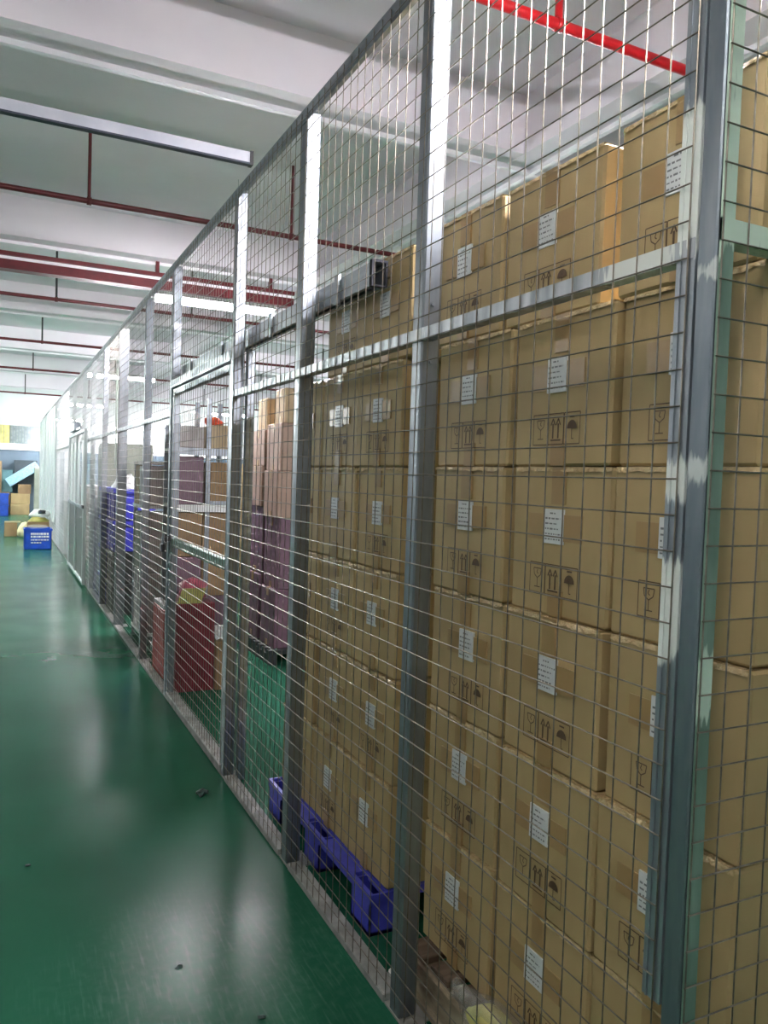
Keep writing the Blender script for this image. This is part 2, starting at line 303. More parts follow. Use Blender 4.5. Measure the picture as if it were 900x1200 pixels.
def make_lamp():
    e = empty('ceiling_light', (0, 0, 3.2), 'x', 'light', 'fluorescent ceiling lights')
    part('housing', MB().prism([(-.6, -.098, .052), (-.6, .098, .052), (-.6, .04, .1), (-.6, -.04, .1)], (1.2, 0, 0)), WHITEP, e)
    for s in (-.035, .035): part('tube', MB().tube((-.58, s, .022), (.58, s, .022), .015, 10, True), TUBEM, e, smooth=True)
    for s in (-.6, .585): part('end_cap', MB().box(s, s+.015, -.055, .055, -.005, .06), WHITEP, e)
    for s in (.2,): part('drop_wire', MB().tube((s, 0, .1), (s, 0, 1.3), .002, 6), GALVD, e)
    return e
lamp = make_lamp(); first = True
def put_lamp(x, y, label, tint=None, z=3.2):
    global first
    o = lamp if first else clone(lamp); first = False
    o.location = (x, y, z); o['label'] = label
    if tint:
        if tint == 'weak': o.rotation_euler = (0, 0, math.pi/4)
        for ch in o.children:
            if ch.name.startswith('tube'): ch.data = ch.data.copy(); ch.data.materials[0] = {'weak': TUBEW, 'near': TUBEN, 'far': TUBEF}[tint]
for k, t_ in enumerate(('lit fluorescent lamp hanging above the nearest cartons, out of frame', 'nearest lit fluorescent lamp seen over the gate, below the red steel beam', 'second lit fluorescent lamp seen beyond the gate', 'third lit fluorescent lamp seen down the cage', 'farthest lit fluorescent lamp near the end of the cage')):
    put_lamp(.84, (1.45, 7.75, 14.6, 21.45, 28.3)[k], t_, tint='near' if k == 0 else None)
for k in range(1, 5): put_lamp(4.6, .9+6.85*k, 'lit fluorescent lamp deep in the cage, row by the right wall, %s' % ('nearest', 'second', 'third', 'farthest')[k-1])
put_lamp(-1.05, .2, 'added weak fluorescent lamp over the near aisle, unseen above the camera', tint='weak')  # added fill: makes the carton faces brighter towards the top
bare = None  # added unseen battens: soft fill on the left ceiling and carton faces
for k, (yy, w_) in enumerate(((.6, 'nearest'), (4.0, 'second'), (7.4, 'third'), (10.8, 'farthest'))):
    if bare is None:
        bare = empty('added_batten_light', (0, 0, 3.2), 'x', 'light', 'added batten lights')
        part('added_batten', MB().box(-.6, .6, -.02, .02, .04, .09), WHITEP, bare)
        for s_ in (-.03, .03): part('tube', MB().tube((-.58, s_, .02), (.58, s_, .02), .013, 10, True), TUBET, bare, smooth=True)  # tubes of the added battens
        for s_ in (-.6, .585): part('end_cap', MB().box(s_, s_+.015, -.045, .045, -.005, .05), WHITEP, bare)
        for s_ in (-.4, .4): part('drop_wire', MB().tube((s_, 0, .09), (s_, 0, 1.3), .002, 6), GALVD, bare)
    o = bare if k == 0 else clone(bare)
    o.location = (-4.7, yy, 3.2); o['label'] = 'added unseen batten lamp over the left of the hall, %s of its row' % w_
for k in range(3, 5): put_lamp(-5.9, .9+6.85*k, 'lit fluorescent lamp over the left side of the hall, %s of its row' % ('none', 'none', 'none', 'nearer', 'farther')[k])
for k in range(4): put_lamp(-2.9, 13.0+4.3*k, 'added lamp over the far aisle, unseen left of the view, %s of its row' % ('nearest', 'second', 'third', 'farthest')[k], tint='far')  # added unseen row that brightens the far ceiling and fence

# ---------------------------------------------------------------- fence
P = .06; WR = .0016
def wires_y(y0, y1, z0, z1, x=-.002, off=.0):
    """welded wire mesh in the plane x"""
    mb = MB(); k = math.ceil((y0-off)/P)
    while off+k*P <= y1+1e-6:
        y = off+k*P; mb.tube((x, y, z0), (x+random.uniform(-.0012, .0012), y+random.uniform(-.0015, .0015), z1), WR, 5); k += 1
    k = math.ceil((z0-.02)/.0625)
    while .02+k*.0625 <= z1+1e-6:
        z = .02+k*.0625; mb.tube((x-.0032, y0, z), (x-.0032, y1, z), WR, 5); k += 1
    return mb
def wires_x(x0, x1, z0, z1, y, off=0.0):
    mb = MB(); k = math.ceil((x0-off)/P)
    while off+k*P <= x1+1e-6:
        x = off+k*P; mb.tube((x, y, z0), (x, y, z1), WR, 5); k += 1
    k = math.ceil((z0-.035)/.0625)
    while .035+k*.0625 <= z1+1e-6:
        z = .035+k*.0625; mb.tube((x0, y-.0035, z), (x1, y-.0035, z), WR, 5); k += 1
    return mb
H = 3.0
def post(y0, wdt, label, m_=GALV, x0=.004, zt=2.985, plate=True):
    e = empty('fence_post', (x0+wdt/2, y0+wdt/2, 0), label, 'post', 'fence posts')
    b_ = (x0+wdt/2, y0+wdt/2, 0)
    part('tube', MB().cbox(x0, x0+wdt, y0, y0+wdt, .006 if plate else 0, zt, .005), m_, e, b_)
    if plate: part('foot_plate', MB().box(x0-.0, x0+wdt+.04, y0-.03, y0+wdt+.03, 0, .006), DUSTY, e, b_)
    for zb in (1.90, 2.06): part('bolt', MB().tube((x0+wdt*.5, y0, zb), (x0+wdt*.5, y0-.006, zb), .006, 6, True), GALVD, e, b_)
    return e
def angle_y(y0, y1, z0, leg=.04, pw=.06, x=0.0, t=.004, face_dn=False):
    """angle iron along y: upright leg in the plane x, flat leg reaching inwards"""
    mb = MB(); mb.box(x, x+t, y0, y1, z0, z0+leg)
    zf = z0+leg-t if face_dn else z0
    mb.box(x+t, x+leg, y0+pw, y1, zf, zf+t); return mb
def panel(y0, y1, label, mid=True, stiles=(), off=0.0, zbot=.03, mesh0=None, mesh1=None, pw=.0615, wm=None):
    b_ = (0, (y0+y1)/2, 0); e = empty('mesh_fence_panel', b_, label, 'fence panel', 'wire mesh fence panels')
    part('top_rail', angle_y(y0, y1, 2.945, .055, pw, face_dn=True), GALVD, e, b_)
    if mid: part('middle_rail', angle_y(y0, y1, 1.957, .034, pw, x=.0)
                 .box(.004, .034, y0+pw, y1, 1.987, 1.991), MIDR, e, b_)
    part('bottom_rail', MB().cbox(0.0, .06, y0+pw+.03, y1-.03, .0, .028, .003), DUSTY, e, b_)
    for n_, (ya, yb, za, zb, m_) in enumerate(stiles):
        st = MB().box(.001, .005, ya, yb, za, zb).box(.004, .04, ya, ya+.004, za, zb)
        st.box(-.0015, 0, ya+.014, ya+.018, za, zb); st.box(-.0015, 0, yb-.012, yb-.008, za, zb)
        part('stile', st, m_, e, b_)
    part('wire_mesh', wires_y(y0 if mesh0 is None else mesh0, y1 if mesh1 is None else mesh1, zbot, H-.012, off=off), wm or WIRE, e, b_, kind='stuff')
    return e
# corner post, its two adjoining panels
e = empty('corner_post', (.024, .95, 0), 'steel corner post of the cage with white paint smears, between the two panel frames', 'post')
part('tube', MB().cbox(.004, .044, .931, .971, .006, 2.99, .003), CPOST, e, (.024, .95, 0))
part('foot_plate', MB().box(.0, .07, .92, .99, 0, .006), DUSTY, e, (.024, .95, 0))
OFF = 1.006-.06*16
panel(.9725, 1.93, 'wire mesh fence panel nearest the camera, beside the paint-smeared corner post', stiles=((.9715, 1.0125, .66, 2.95, STILE),), off=.985-.06*16, mesh0=.984, pw=.0)
b_ = (1.5, .927, 0); e = empty('mesh_fence_panel', b_, 'wire mesh end panel with pale green frame, turning right at the corner post', 'fence panel', 'wire mesh fence panels')
part('stile', MB().box(.006, .036, .9235, .9275, .02, 2.99).box(.032, .036, .9275, .95, .02, 2.99), PGREEN, e, b_)
part('middle_rail', MB().box(.006, 3.2, .9228, .9275, 1.975, 2.012).box(.036, 3.2, .9275, .957, 1.975, 1.979), PGREEN, e, b_)
part('top_rail', MB().box(.006, 3.2, .9226, .9275, 2.95, 2.99).box(.036, 3.2, .9275, .957, 2.986, 2.99), GALVD, e, b_)
part('bottom_rail', MB().cbox(.05, 3.2, .92, .96, 0, .028, .003), DUSTY, e, b_)
part('wire_mesh', wires_x(.0, 3.2, .03, 2.98, .921, off=.066), WIRE, e, b_, kind='stuff')
# front bays
post(1.93, .06, 'square galvanised fence post first beyond the corner post, dividing the two nearest carton stacks')
panel(1.93, 2.92, 'wire mesh fence panel in front of the cartons on the blue pallet', off=.985-.06*16)
post(2.92, .06, 'square galvanised fence post second beyond the corner post, at the end of the blue pallet')
panel(2.92, 3.905, 'wire mesh fence panel through which bare green floor shows, right of the gate', off=.985-.06*16)
post(3.905, .055, 'square galvanised fence post on the right side of the nearest gate')
post(3.855, .04, 'slimmer steel post standing close behind the right gate post', m_=GALVD, x0=.062, zt=2.2, plate=False)
# gate bay
b_ = (0, 4.7, 2.2); e = empty('mesh_fence_panel', b_, 'wire mesh panel over the nearest gate, below the top rail', 'fence panel', 'wire mesh fence panels')
part('top_rail', angle_y(3.905, 5.5, 2.945, .055, .056, face_dn=True), GALVD, e, b_)
part('lower_rail', angle_y(3.965, 5.5, 2.15, .05, 0), GALVD, e, b_)
part('wire_mesh', wires_y(3.91, 5.5, 2.16, H-.012, off=.025), WIRE, e, b_, kind='stuff')
b_ = (.09, 3.9, 2.22); e = empty('sliding_track', b_, 'steel channel track running behind the posts above the gate, open at its near end', 'track')
part('channel', MB().box(.075, .079, 2.43, 5.5, 2.225, 2.305).box(.121, .125, 2.43, 5.5, 2.225, 2.305).box(.079, .121, 2.43, 5.5, 2.301, 2.305).box(.079, .09, 2.43, 5.5, 2.225, 2.229).box(.11, .121, 2.43, 5.5, 2.225, 2.229).box(.0745, .079, 2.43, 5.5, 2.262, 2.268), GALVD, e, b_)
part('end_collar', MB().box(.07, .078, 2.42, 2.44, 2.22, 2.31).box(.122, .13, 2.42, 2.44, 2.22, 2.31).box(.078, .122, 2.42, 2.44, 2.302, 2.31).box(.078, .122, 2.42, 2.44, 2.22, 2.226).box(.079, .121, 2.50, 2.505, 2.226, 2.302), DARKM, e, b_)
for yy in (2.7, 3.5, 4.4, 5.2): part('bracket', MB().box(.064, .075, yy, yy+.04, 2.21, 2.32), GALVD, e, b_)
post(5.50, .06, 'square steel gate post carrying the padlock, left side of the nearest gate', m_=GALVD)
b_ = (.02, 4.7, 0); e = empty('mesh_gate', b_, 'wire mesh gate with a pale green middle bar, padlocked at its left side', 'gate')
GX = .01
for (ya, yb) in ((3.975, 4.015), (5.43, 5.47)): part('gate_stile', MB().cbox(GX, GX+.04, ya, yb, .03, 2.14, .004), GALV, e, b_)
part('top_bar', MB().cbox(GX, GX+.04, 4.015, 5.43, 2.10, 2.14, .004), GALVD, e, b_)
part('middle_bar', MB().cbox(GX, GX+.04, 4.015, 5.43, 1.065, 1.12, .004), GREENRAIL, e, b_)
part('bottom_bar', MB().cbox(GX-.01, GX+.06, 3.975, 5.47, .002, .05, .004), DUSTY, e, b_)
part('wire_mesh', wires_y(3.975, 5.47, .03, 2.13, x=GX-.003, off=.025), WIRE, e, b_, kind='stuff')
part('hasp', MB().box(-.012, .004, 5.42, 5.58, 1.10, 1.13).box(-.02, -.004, 5.50, 5.52, 1.09, 1.14), BLACKM, e, b_)
b_ = (-.03, 5.53, 1.04); e = empty('padlock', b_, 'small dark padlock hanging from the hasp on the nearest gate', 'padlock')
part('lock_body', MB().cbox(-.042, -.018, 5.50, 5.56, 1.02, 1.075, .006), BLACKM, e, b_)
part('shackle', MB().path([(-.03, 5.512, 1.07), (-.03, 5.512, 1.10), (-.03, 5.52, 1.118), (-.03, 5.54, 1.118), (-.03, 5.548, 1.10), (-.03, 5.548, 1.07)], .005), GALV, e, b_)
# bays beyond the gate
far = [(6.62, .06), (8.18, .09), (9.5, .06), (10.8, .06), (12.0, .06), (13.7, .06), (15.4, .06), (17.5, .06), (19.9, .06), (22.3, .06), (24.3, .06)]
ordw = ['first', 'second', 'third', 'fourth', 'fifth', 'sixth', 'seventh', 'eighth', 'ninth', 'tenth', 'last']
for i, (yy, wd) in enumerate(far):
    pe = post(yy, wd, ('thick pale post, ' if i == 1 else 'square galvanised fence post, ')+ordw[i]+' beyond the padlocked gate', m_=GALV if i < 3 else SHEET)  # from the fourth post on, white colour stands in for lamp glare on galvanising
    if i == 1: part('cover_board', MB().box(-.016, -.0075, yy+.01, yy+.08, 1.6, 2.6), GREYC, pe, (.004+.045, yy+.045, 0))
prev = 5.5
pw_ = .06
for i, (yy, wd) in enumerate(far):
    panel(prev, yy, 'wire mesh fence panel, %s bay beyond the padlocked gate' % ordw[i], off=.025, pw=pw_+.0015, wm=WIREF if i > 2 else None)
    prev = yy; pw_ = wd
# far gate: white sheets on a mesh frame
b_ = (-.03, 12.3, 0); e = empty('sheet_gate', b_, 'far gate in the fence with white upper strips and a dull grey lower sheet', 'gate')
part('lower_sheet', MB().box(-.03, -.022, 11.2, 13.6, .06, 1.05), SHEETD, e, b_)
for k in range(4): part('upper_strip', MB().box(-.032, -.02, 11.3+.62*k, 11.3+.62*k+.3, 1.05, 1.98), SHEET, e, b_)
for ya in (11.12, 13.62, 12.35): part('gate_stile', MB().cbox(-.05, -.01, ya, ya+.05, .03, 2.12, .004), SHEET, e, b_)
for za in (.04, 1.04, 2.08): part('gate_bar', MB().cbox(-.05, -.01, 11.17, 13.62, za, za+.045, .004), GALV, e, b_)
part('hasp', MB().box(-.07, -.05, 11.0, 11.22, 1.06, 1.1), BLACKM, e, b_)
b_ = (-.05, 12.6, 2.17); e = empty('gate_closer', b_, 'dark grey box fixed over the far gate', 'box')
part('body', MB().cbox(-.09, -.005, 12.2, 13.0, 2.14, 2.26, .01), GALVD, e, b_)
part('arm', MB().box(-.07, -.055, 11.5, 12.2, 2.14, 2.165), GALVD, e, b_)
# white sheet cladding on the aisle side of the far bays
for i, (ya, yb, lab) in enumerate(((17.7, 20.6, 'white ribbed sheet fixed to the far fence beside the lettered blue crate'), (20.7, 24.3, 'white ribbed sheet on the very end of the fence, farthest'))):
    b_ = (-.02, ya, 0); e = empty('cladding_sheet', b_, lab, 'sheet', 'white cladding sheets')
    n_ = 6
    for k in range(n_):
        u0 = ya+(yb-ya)*k/n_
        part('rib', MB().box(-.034-.012*(k % 2), -.012, u0, u0+(yb-ya)/n_-.03, .45 if i == 0 else .2, 2.9), SHEET, e, b_)

# ---------------------------------------------------------------- cartons
def quad_line(mb, p, q, wd, x):
    (u0, v0), (u1, v1) = p, q; du, dv = u1-u0, v1-v0; l = math.hypot(du, dv) or 1; nx, ny = -dv/l*wd/2, du/l*wd/2
    mb.poly([(x, -(u0+nx), v0+ny), (x, -(u1+nx), v1+ny), (x, -(u1-nx), v1-ny), (x, -(u0-nx), v0-ny)])
def marks(xf, u0, v0, s=1.0):
    """three framed handling signs (glass, arrows, umbrella) on the face x=xf, u to the right, v up"""
    mb = MB(); W = .058*s; Hh = .074*s; lw = .0025
    L_ = lambda a, b, w_=lw: quad_line(mb, (u0+a[0]*s, v0+a[1]*s), (u0+b[0]*s, v0+b[1]*s), w_, xf)
    for k in range(3):
        o = k*.06
        for a, b in (((o, 0), (o+.058, 0)), ((o, .074), (o+.058, .074)), ((o, 0), (o, .074)), ((o+.058, 0), (o+.058, .074))): L_(a, b)
    # glass
    pts = [(.014, .06), (.017, .044), (.029, .036), (.041, .044), (.044, .06)]
    for a, b in zip(pts, pts[1:]): L_(a, b)
    L_((.014, .06), (.044, .06)); L_((.029, .036), (.029, .014)); L_((.018, .014), (.04, .014)); L_((.03, .058), (.027, .05)); L_((.027, .05), (.032, .046))
    # two arrows up
    for o in (.078, .098):
        L_((o, .014), (o, .05), .006); L_((o-.008, .046), (o, .062), .004); L_((o+.008, .046), (o, .062), .004)
    L_((.07, .01), (.108, .01), .004)
    # umbrella
    c = (.149, .036); arc = [(c[0]+.018*math.cos(t*math.pi/8), c[1]+.02*math.sin(t*math.pi/8)) for t in range(9)]
    mb.poly([(xf, -(u0+a*s), v0+b*s) for a, b in arc]); L_((c[0], .036), (c[0], .012)); L_((c[0], .012), (c[0]+.007, .012)); L_((.14, .064), (.158, .064), .004)
    return mb
def label_print(xf, u0, v0, wd, hg, rnd):
    mb = MB(); rows = 6
    for r in range(rows):
        v = v0+hg*(.88-.15*r); u = u0+wd*(.3 if r == 0 else .07); end = u0+wd*(.62 if r == 0 else rnd.uniform(.7, .95)); hh = hg*.045
        while u < end:
            l = rnd.choice((.005, .008, .012)); quad_line(mb, (u, v), (min(u+l, end), v), hh*rnd.uniform(.7, 1.2), xf); u += l+.0035
    return mb
def make_carton(w_, h_, d_, m_, seed, front=True, sign=True, tapes=True, lab=(.0, .225), vt=.09, edge=True):
    """carton whose printed face is x=0, centred on y, base at z=0, depth d_ along +x"""
    rnd = random.Random(seed)
    body = MB().cbox(0, d_, -w_/2, w_/2, 0, h_, .006, .0035, rnd)
    # flap seam along the top
    o = body.build('carton', m_)
    xf = -.0045
    if tapes:
        t = MB().box(0, d_, -.026, .026, h_-.001, h_+.0012).box(-.0055, .002, -.026, .026, h_-vt, h_+.001)
        t.build('sealing_tape', TAPE, o)
        MB().box(-.0055, .002, -.026, .026, .001, .065).build('sealing_tape', TAPE, o)
        u = lab[0]; v = lab[1]
        MB().box(-.0052, .0, -u-.1, -u+.1, v-.034, v+.03).build('tape_band', TAPE, o)
    if edge:
        mb = MB(); n_ = 16; prev_ = None
        for k in range(n_+1):
            y = -w_/2+.004+(w_-.008)*k/n_; a = [(-.0055-rnd.uniform(0, .002), y, h_-.007-rnd.uniform(0, .006)), (-.002-rnd.uniform(0, .002), y, h_+.0005+rnd.uniform(0, .001)), (.02, y, h_+.0015)]
            if prev_ is not None:
                mb.poly([prev_[0], a[0], a[1], prev_[1]]); mb.poly([prev_[1], a[1], a[2], prev_[2]])
            prev_ = a
        mb.build('edge_tape', CLEAR, o)
    if front:
        u, v = lab
        lb = MB().box(xf-.0022, xf+.003, -u-.036, -u+.036, v-.042, v+.042).build('shipping_label', PAPER, o)
        label_print(xf-.003, u-.036, v-.042, .072, .084, rnd).build('print', INK, lb)
    if sign: marks(xf-.0012, (lab[0])-.085, .052).build('handling_marks', INKB, o)
    return o
CH = .3655
protosA = [make_carton(.363, CH-.003, .5, KRAFT, s, lab=(.0+.012*(s-2), .225-.006*(s % 2))) for s in (1, 2, 3)]
for p_ in protosA: p_['used'] = 0
def place(protos, k, loc, rz, label, group, cat='carton'):
    pr = protos[k % len(protos)]
    if not pr['used']: o = pr; pr['used'] = 1
    else: o = clone(pr)
    o.location = loc; o.rotation_euler = (0, 0, rz); tag(o, label, cat, group); return o
roww = ['bottom', 'second from bottom', 'third from bottom', 'fourth from bottom', 'fifth from bottom', 'topmost, above the middle rail']
GA = 'cartons stacked on the wooden pallet'; GB = 'cartons stacked on the blue pallet'
ra = random.Random(5)
colA = [('left column', 1.895, [0, .004, .0, .004, .0, .06]), ('middle column', 1.50, [.0, -.004, .004, 0, .006, .075]), ('corner post column', 1.125, [.012, .006, .0, .004, .01, .025])]
k = 0
for cn, yc, offs in colA:
    for r in range(6):
        x = .158+ra.uniform(-.006, .008)
        place(protosA, ra.randrange(3) if k > 2 else k, (x, yc+offs[r], .15+CH*r), ra.uniform(-.018, .018), 'kraft carton, nearest stack, %s, %s' % (cn, roww[r]), GA); k += 1
protosB = [make_carton(.36, CH-.003, .5, KRAFT, s, sign=(s == 12), lab=(-.01+.012*(s-11), .20), vt=.07) for s in (11, 12)]
for p_ in protosB: p_['used'] = 0
colB = [('right column', 2.524, [-.0, -.01, .0, -.004, -.002, -.05]), ('middle column', 2.892, [-.004, -.02, -.005, -.01, -.015, -.05]), ('left column', 3.25, [.005, 0, .005, .0, .003, None])]
for cn, yc, offs in colB:
    for r in range(6):
        if offs[r] is None: continue
        x = .165+ra.uniform(-.006, .008)
        place(protosB, (k-18) if k < 20 else ra.randrange(2), (x, yc+offs[r], .15+CH*r), ra.uniform(-.015, .015), 'kraft carton, blue pallet stack, %s, %s' % (cn, roww[r]), GB); k += 1

# ---------------------------------------------------------------- pallets
b_ = (.6, 2.9, 0); e = empty('plastic_pallet', b_, 'blue plastic pallet under the second carton stack', 'pallet')
d = MB(); d.box(.165, 1.1, 2.34, 3.455, .118, .147)
part('deck', d, BLUEP, e, b_)
fr = MB(); feet = [(2.345, 2.50), (2.82, 2.98), (3.29, 3.45)]
fr.box(.100, .114, 2.335, 3.46, .118, .15).box(.114, .165, 2.335, 2.345, .118, .149).box(.114, .165, 3.45, 3.46, .118, .149)
for (a, b) in ((2.52, 2.80), (3.0, 3.27)): fr.box(.114, .165, a, b, .118, .138)
part('front_rail', fr, BLUEP, e, b_)
for (a, b) in feet:
    for xx in (.104, .52, .93):
        f = MB(); x1 = xx+.15
        f.box(xx, xx+.008, a, b, 0, .135).box(x1-.008, x1, a, b, 0, .118).box(xx, x1, a, a+.008, 0, .135).box(xx, x1, b-.008, b, 0, .135).box(xx, x1, a, b, 0, .012)
        part('foot', f, BLUEP, e, b_)
b_ = (.6, 1.5, 0); e = empty('wooden_pallet', b_, 'dark weathered wooden pallet with worn white paint, under the nearest carton stack', 'pallet')
rw = random.Random(3)
for k in range(9):
    y1 = 2.06-.125*k; part('plank', MB().cbox(.105+rw.uniform(-.006, .006), 1.15, y1-.095, y1, .124, .148+rw.uniform(-.003, 0), .003, .003, rw), WOOD, e, b_)
for xx in (.10, .58, 1.06): part('stringer', MB().cbox(xx, xx+.07, .96, 2.062, .024, .123, .004, .003, rw), WOODW, e, b_)
for xx in (.09, .57, 1.05): part('bottom_board', MB().cbox(xx, xx+.09, .96, 2.064, 0, .022, .003, .002, rw), WOODW, e, b_)

def blob(cx, cy, cz, rx, ry, rz, seed, rough=.25, n=3, flat=None):
    b = bmesh.new(); bmesh.ops.create_icosphere(b, subdivisions=n, radius=1.0); r = random.Random(seed)
    dirs = [(Vector((r.gauss(0, 1), r.gauss(0, 1), r.gauss(0, 1))).normalized(), r.uniform(3, 7), r.uniform(0, 6)) for _ in range(7)]
    for v in b.verts:
        s = 1+rough*sum(math.sin(f*v.co.dot(dv)+ph) for dv, f, ph in dirs)/4
        v.co = Vector((cx+v.co.x*rx*s, cy+v.co.y*ry*s, cz+v.co.z*rz*s))
        if flat is not None and v.co.z < flat: v.co.z = flat
    mb = MB(); mb.bm(b); return mb
b_ = (.075, 1.60, .15)
e = empty('plastic_bag', (.085, 1.60, .15), 'clear plastic bag holding yellow cloth, tied and lying on the wooden pallet edge', 'bag')
part('yellow_cloth', blob(.082, 1.56, .19, .042, .12, .046, 4, .25, flat=.15), YELLOW, e, (.085, 1.6, .15), smooth=True)
part('bag_film', blob(.088, 1.57, .20, .050, .14, .058, 9, .35, flat=.1485), FILM, e, (.085, 1.6, .15), smooth=True)
part('knot', blob(.075, 1.725, .205, .022, .03, .02, 12, .5, 2), FILM, e, (.085, 1.6, .15))

# small litter
e = MB(); o = blob(0, 0, .016, .028, .022, .018, 21, .6, 2, flat=0).build('scrap', LITTER, at=(-.147, 3.736, 0)); tag(o, 'small crumpled dark green scrap on the aisle floor near the fence', 'litter')
o = MB().tube((0, 0, 0), (0, 0, .03), .016, 12, True).tube((0, 0, .03), (0, 0, .034), .018, 12, True).build('bottle_cap', WHITEP, at=(.076, 2.10, 0)); tag(o, 'white plastic cap on the floor between fence and wooden pallet', 'cap')
for i, (x, y, lb) in enumerate(((-.93, 3.3, 'leftmost on the aisle floor'), (-.52, 2.43, 'in the middle of the aisle floor'), (-.35, 2.1, 'nearest the camera, right of the others'))):
    o = blob(0, 0, .005, .012, .008, .006, 30+i, .6, 1, flat=0).build('grit', LITTER, at=(x, y, 0)); tag(o, 'tiny dark speck of grit '+lb, 'litter', 'specks of grit')

# ---------------------------------------------------------------- goods seen through bay three: slim tinted cartons on a slatted pallet
b_ = (1.3, 6.75, 0); e = empty('slatted_pallet', b_, 'low black slatted pallet under the mauve cartons', 'pallet')
for k in range(9): part('slat', MB().box(.97, 1.75, 6.16+.13*k, 6.16+.13*k+.07, .085, .12), BLACKP, e, b_)
for xx in (.97, 1.3, 1.68): part('bearer', MB().box(xx, xx+.07, 6.16, 7.27, 0, .085), BLACKP, e, b_)
GC = 'slim cartons inside the cage'
cst = [(6.42, [(.12, .62, MAUVE), (.62, 1.22, MAUVE), (1.22, 1.62, PTAN), (1.62, 2.02, PTAN)]), (6.88, [(.12, .70, MAUVE), (.70, 1.30, MAUVE), (1.30, 1.66, PTAN), (1.66, 1.98, PTAN)])]
nm = ['bottom mauve', 'upper mauve', 'lower brown', 'pale brown top']
def plain_carton(name, x0, x1, y0, y1, z0, z1, m_, label, cat, group=None, strap=True, seed=0, face='x'):
    cx, cy = (x0+x1)/2, (y0+y1)/2; r = random.Random(seed)
    mb = MB().cbox(x0-cx, x1-cx, y0-cy, y1-cy, 0, z1-z0, .006, .004, r); o = mb.build(name, m_, at=(cx, cy, z0)); tag(o, label, cat, group)
    if strap:
        w2, h2, hh = (x1-x0)/2, (y1-y0)/2, z1-z0
        t = MB().box(-w2, w2, -.025, .025, hh, hh+.0015).box(-w2-.0035, -w2+.002, -.025, .025, hh-.07, hh+.0015)
        t.build('sealing_tape', TAPE, o)
        MB().box(-w2-.0035, -w2+.002, -.025, .025, 0.001, .05).build('sealing_tape', TAPE, o)
    return o
for ci, (yc, rows_) in enumerate(cst):
    for ri, (z0, z1, m_) in enumerate(rows_):
        plain_carton('slim_carton', 1.03+.02*(ri % 2), 1.38, yc-.19, yc+.2, z0, z1-.003, m_, '%s carton of the %s tall stack seen through the empty bay' % (nm[ri], ('right', 'left')[ci]), 'carton', GC, seed=40+ci*5+ri)
plain_carton('slim_carton', 1.10, 1.45, 6.80, 7.06, 1.98, 2.27, KRAFT3, 'pale carton standing upright on top of the left tall stack', 'carton', GC, seed=61)
plain_carton('slim_carton', 1.08, 1.45, 6.25, 6.5, 2.02, 2.31, KRAFT3, 'pale carton standing upright on top of the right tall stack', 'carton', GC, seed=62)
plain_carton('slim_carton', 1.5, 1.9, 6.3, 7.0, .12, 2.24, KRAFT2, 'tall dark brown carton behind the two slim stacks', 'carton', GC, seed=63)

# ---------------------------------------------------------------- steel rack behind the gate
b_ = (.6, 6.3, 0); e = empty('steel_rack', b_, 'grey steel shelving rack with white shelf edges behind the nearest gate', 'rack')
for xx in (.14, .38, .565):
    for yy in (6.02, 6.43): part('upright', MB().box(xx, xx+.035, yy, yy+.035, 0, 2.15 if xx > .2 else 1.95), GALVD, e, b_)
for zz in (.36, 1.305, 1.74):
    part('shelf_board', MB().box(.14, .60, 6.01, 6.47, zz, zz+.022), WHITEP, e, b_)
    part('shelf_rail', MB().box(.14, .60, 6.0, 6.015, zz-.03, zz+.024), GALV if zz > 1.5 else WHITEP, e, b_)
part('diagonal_brace', MB().box(.40, .58, 6.05, 6.058, 1.33, 1.36), GALVD, e, b_)
GR = 'goods on the steel rack'
for j, (x0, x1, y0, y1, z0, z1, m_, lb) in enumerate((
    (.16, .36, 6.03, 6.42, .93, 1.27, KRAFT2, 'brown carton just under the middle shelf, left'), (.365, .565, 6.03, 6.42, .93, 1.27, KRAFT2, 'brown carton just under the middle shelf, right'),
    (.17, .36, 6.04, 6.42, .62, .925, MAUVE, 'mauve carton below the brown cartons in the rack, left'), (.37, .56, 6.04, 6.42, .62, .925, KRAFT2, 'dark brown carton below the brown cartons in the rack, right'),
    (.17, .36, 6.05, 6.42, .383, .615, KRAFT2, 'low brown carton on the bottom shelf, left'), (.37, .56, 6.05, 6.42, .383, .615, MAUVE, 'low mauve carton on the bottom shelf, right'),
    (.18, .37, 6.06, 6.42, 1.33, 1.70, MAUVE, 'pale mauve carton on the middle shelf'), (.42, .56, 6.06, 6.42, 1.33, 1.66, KRAFT2, 'dark brown carton on the middle shelf beside the upright'),
    (.17, .37, 6.06, 6.42, 1.765, 1.93, GREYFILM, 'grey film wrapped pack on the top shelf, left'), (.42, .56, 6.06, 6.42, 1.765, 1.95, KRAFT3, 'pale carton on the top shelf, right'))):
    plain_carton('shelf_carton', x0, x1, y0, y1, z0, z1, m_, lb, 'carton', GR, seed=70+j, strap=j % 2 == 0)
o = blob(0, 0, .03, .07, .09, .04, 77, .4, 2, flat=0).build('wrapped_bundle', ORANGE, at=(.49, 6.25, 1.955), smooth=True); tag(o, 'orange-red wrapped bundle on top of the rack', 'bundle')
o = blob(0, 0, .05, .09, .09, .07, 78, .5, 2, flat=0).build('film_bundle', FILM, at=(.28, 6.25, 1.935), smooth=True); tag(o, 'loose cloudy plastic film heaped on top of the rack', 'film')

